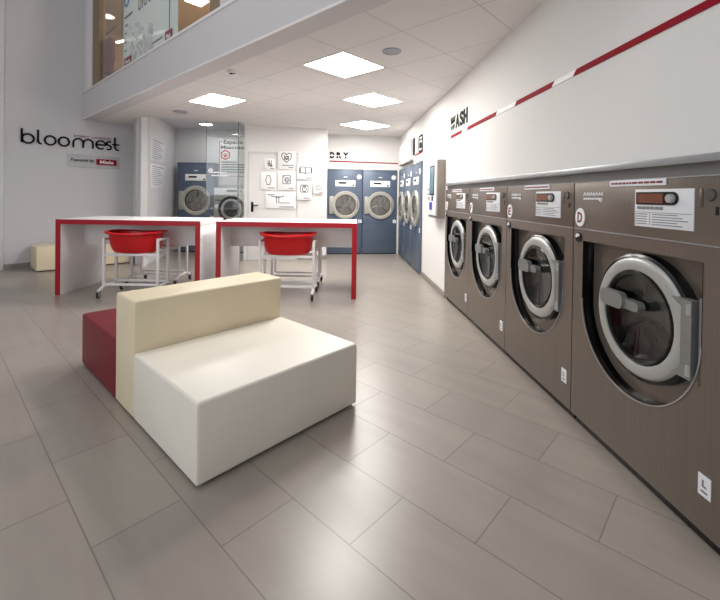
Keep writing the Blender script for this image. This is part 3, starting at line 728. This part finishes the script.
# ------------------------------------------------------------------ folding desks
tD = -.0134; D = Vector((math.cos(tD), math.sin(tD), 0)); k0 = Vector((-3.6969, 4.8994, 0)); DH = .9276
def desk(off, w, label, tD=tD):
    o = thing('folding_table', label, 'table', k0+D*off, tD, 'white folding tables with red edges')
    th_ = .060; dp = .80
    obj('top', M().box(0, w, .004, dp-.004, DH-th_, DH, .002), X['white'], o)
    obj('side_panel', M().box(0, th_, .004, dp-.004, 0, DH-th_, .002), X['white'], o)
    obj('side_panel', M().box(w-th_, w, .004, dp-.004, 0, DH-th_, .002), X['white'], o)
    obj('modesty_panel', M().box(th_, w-th_, .42, .44, .578, DH-th_), X['white'], o)
    for y_ in (-.001, dp-.005):
        e = M(); e.prism([(0, 0), (0, DH-.002), (w, DH-.002), (w, 0), (w-th_, 0), (w-th_, DH-th_), (th_, DH-th_), (th_, 0)], y_, y_+.006)
        bm_ = e.b
        obj('red_edge', e, X['red'], o)
desk(0, 1.768, 'left white folding table with red front edge')
desk(1.768+.193, 1.705, 'right white folding table with red front edge', .012)

# ------------------------------------------------------------------ basket trolleys
def cart(cx, cy, lab, rz=0.):
    o = thing('laundry_cart', lab, 'cart', (cx, cy, 0), rz, 'white tube basket trolleys')
    hw, hd_ = .325, .125; s_ = .014
    def bar(p, q): 
        p, q = Vector(p), Vector(q); lo = [min(a_, b_)-s_ for a_, b_ in zip(p, q)]; hi = [max(a_, b_)+s_ for a_, b_ in zip(p, q)]
        return M().box(lo[0], hi[0], lo[1], hi[1], lo[2], hi[2], .004)
    for sx in (-1, 1):
        for sy in (-1, 1): obj('post', bar((sx*hw, sy*hd_, .13), (sx*hw, sy*hd_, .695)), X['wtube'], o)
        obj('top_rail', bar((sx*hw, -hd_+.03, .695), (sx*hw, hd_-.03, .695)), X['wtube'], o)
        obj('foot', M().tube([(sx*hw, -.235, .085), (sx*hw, -.19, .105), (sx*hw, -hd_, .13), (sx*hw, hd_, .13), (sx*hw, .19, .105), (sx*hw, .235, .085)], .017, 10), X['wtube'], o)
        for sy in (-1, 1):
            c = obj('caster', M().lathe([(0, -.011), (.028, -.011), (.033, -.006), (.033, .006), (.028, .011), (0, .011)], (sx*hw+.0, sy*.235+.012, .034), 'x', 24), X['rubber'], o)
            f = M(); f.box(sx*hw-.019, sx*hw-.014, sy*.235-.012, sy*.235+.024, .025, .078); f.box(sx*hw+.014, sx*hw+.019, sy*.235-.012, sy*.235+.024, .025, .078); f.box(sx*hw-.019, sx*hw+.019, sy*.235-.012, sy*.235+.024, .074, .088)
            obj('fork', f, X['silverd'], c)
    for sy in (-1, 1):
        obj('cross_bar', bar((-hw+.028, sy*hd_, .51), (hw-.028, sy*hd_, .51)), X['wtube'], o)
        obj('cross_bar', bar((-hw+.028, sy*hd_, .15), (hw-.028, sy*hd_, .15)), X['wtube'], o)
def basket(cx, cy, lab):
    o = thing('laundry_basket', lab, 'basket', (cx, cy, .525), 0, 'red plastic laundry tubs')
    def ell(a_, b_, z, n=56, e=2.6, dip=0.):
        r = []
        for i in range(n):
            t = 2*PI*i/n; c, s_ = math.cos(t), math.sin(t)
            x = a_*math.copysign(abs(c)**(2/e), c); y = b_*math.copysign(abs(s_)**(2/e), s_)
            r.append((x, y, z+dip*(x/a_)**2))
        return r
    m = M()
    m.loft([ell(.20, .11, 0), ell(.245, .145, .012), ell(.275, .165, .05), ell(.295, .19, .12), ell(.302, .205, .20, dip=.012), ell(.306, .21, .235, dip=.018),
            ell(.296, .20, .235, dip=.018), ell(.285, .18, .12), ell(.262, .155, .05), ell(.23, .13, .02), ell(.19, .10, .012)], cap=True)
    obj('tub', m, X['redpl'], o)
    m = M()
    m.loft([ell(.304, .208, .215, dip=.018), ell(.335, .235, .222, dip=.018), ell(.352, .25, .238, dip=.02), ell(.350, .248, .25, dip=.02), ell(.325, .225, .255, dip=.02), ell(.300, .204, .248, dip=.02)], cap=False)
    obj('rim', m, X['redpl'], o)
carts = [(-2.755, 4.985, 'front trolley under the left table, with a red tub', 'red oval tub on the front trolley under the left table'),
         (-2.80, 5.66, 'rear trolley under the left table, partly hidden behind the front one', 'red oval tub on the rear trolley under the left table'),
         (-.875, 4.985, 'front trolley under the right table, with a red tub', 'red oval tub on the front trolley under the right table'),
         (-.875, 5.66, 'rear trolley under the right table, partly hidden behind the front one', 'red oval tub on the rear trolley under the right table')]
for cx, cy, l1, l2 in carts:
    cart(cx, cy, 'white tube '+l1); basket(cx, cy, l2)

# ------------------------------------------------------------------ seating
o = thing('back_to_back_sofa', 'cream block sofa with ivory seat in front and red seat behind', 'sofa', (-.6745, 1.6911, 0), thA)
def cushion(x0, x1, y0, y1, z0, z1, bev=.015, crown=.0):
    m = M(); m.box(x0, x1, y0, y1, z0, z1, bev, 4)
    return m
sw, d1, d2, d3 = .9878, .766, .305, .76
seat = obj('front_seat', cushion(0, sw, 0, d1-.002, .012, .3731), X['ivory'], o)
back = obj('backrest', cushion(0, sw, d1, d1+d2, .012, .6578), X['cream'], o)
rs = obj('rear_seat', cushion(0, sw, d1+d2+.002, d1+d2+d3, .012, .3731), X['reddk'], o); rs['label'] = 'dark red rear seat'
sm = M()
for z in (.3731-.020,):
    sm.tube([(.004, .012, z), (.004, d1-.01, z)], .0022, 6); sm.tube([(.012, .004, z), (sw-.012, .004, z)], .0022, 6)
sm.tube([(.005, .005, .04), (.005, .005, .35)], .0022, 6); sm.tube([(sw-.005, .005, .04), (sw-.005, .005, .35)], .0022, 6)
obj('seam', sm, X['ivory'], seat)
for (x, y) in ((.08, .08), (sw-.08, .08), (.08, d1+.12), (sw-.08, d1+.12), (.08, 1.74), (sw-.08, 1.74)):
    obj('foot', M().lathe([(.0, 0), (.028, 0), (.03, .014)], (x, y, 0), 'z', 20, cap=True), X['rubber'], o)
o = thing('bench', 'low cream block bench against the grey left wall', 'bench', (-5.024, 6.265, 0), thA)
obj('cushion', cushion(0, 1.335, 0, .52, .012, .395, .018), X['cream'], o)
for x in (.08, 1.25):
    for y in (.08, .44): obj('foot', M().lathe([(.0, 0), (.028, 0), (.03, .014)], (x, y, 0), 'z', 20, cap=True), X['rubber'], o)

# ------------------------------------------------------------------ light
w = bpy.data.worlds.new('World'); S.world = w; w.use_nodes = True
bg = w.node_tree.nodes['Background']; bg.inputs[0].default_value = (.95, .96, 1, 1); bg.inputs[1].default_value = .36
def area(name, loc, rot, sx, sy, e, col=(1, 1, 1)):
    l = bpy.data.lights.new(name, 'AREA'); l.shape = 'RECTANGLE'; l.size = sx; l.size_y = sy; l.energy = e; l.color = col
    o = bpy.data.objects.new(name, l); COL.objects.link(o); o.location = loc; o.rotation_euler = rot; return o
area('added_hall_fill', (-2.6, 1.6, 5.4), (0, 0, thA), 2.5, 2.5, 45, (1, .98, .95))  # added overhead fill to brighten the sofa area, no fixture modelled
area('shopfront_window_light', (-3.6, -2.2, 2.4), (PI/2, 0, thA-PI/2), 4, 2.4, 95, (.93, .96, 1))
pl_ = bpy.data.lights.new('upper_room_lamp', 'POINT'); pl_.energy = 60; pl_.color = (1, .9, .76); pl_.shadow_soft_size = .2
po = bpy.data.objects.new('upper_room_lamp', pl_); COL.objects.link(po); po.location = fp(2.6, 1.6, 4.3)

# ------------------------------------------------------------------ camera
f, p, r, cy = 403.3954, .0088, .0137, 199.8058
right0 = Vector((1, 0, 0)); fwd = Vector((0, math.cos(p), -math.sin(p))); up0 = Vector((0, math.sin(p), math.cos(p)))
rt = right0*math.cos(r)+up0*math.sin(r); up = up0*math.cos(r)-right0*math.sin(r)
cam = bpy.data.cameras.new('Camera'); co = bpy.data.objects.new('Camera', cam); COL.objects.link(co)
mw = Matrix.Identity(4)
for i in range(3): mw[i][0] = rt[i]; mw[i][1] = up[i]; mw[i][2] = -fwd[i]
mw[0][3], mw[1][3], mw[2][3] = 0, 0, 1.255
co.matrix_world = mw
cam.sensor_width = 36; cam.sensor_fit = 'HORIZONTAL'; cam.lens = 36*f/720; cam.shift_y = (cy-300)/720; cam.clip_start = .05
S.camera = co
S.view_settings.view_transform = 'Standard'; S.view_settings.look = 'None'; S.view_settings.exposure = 0; S.view_settings.gamma = 1
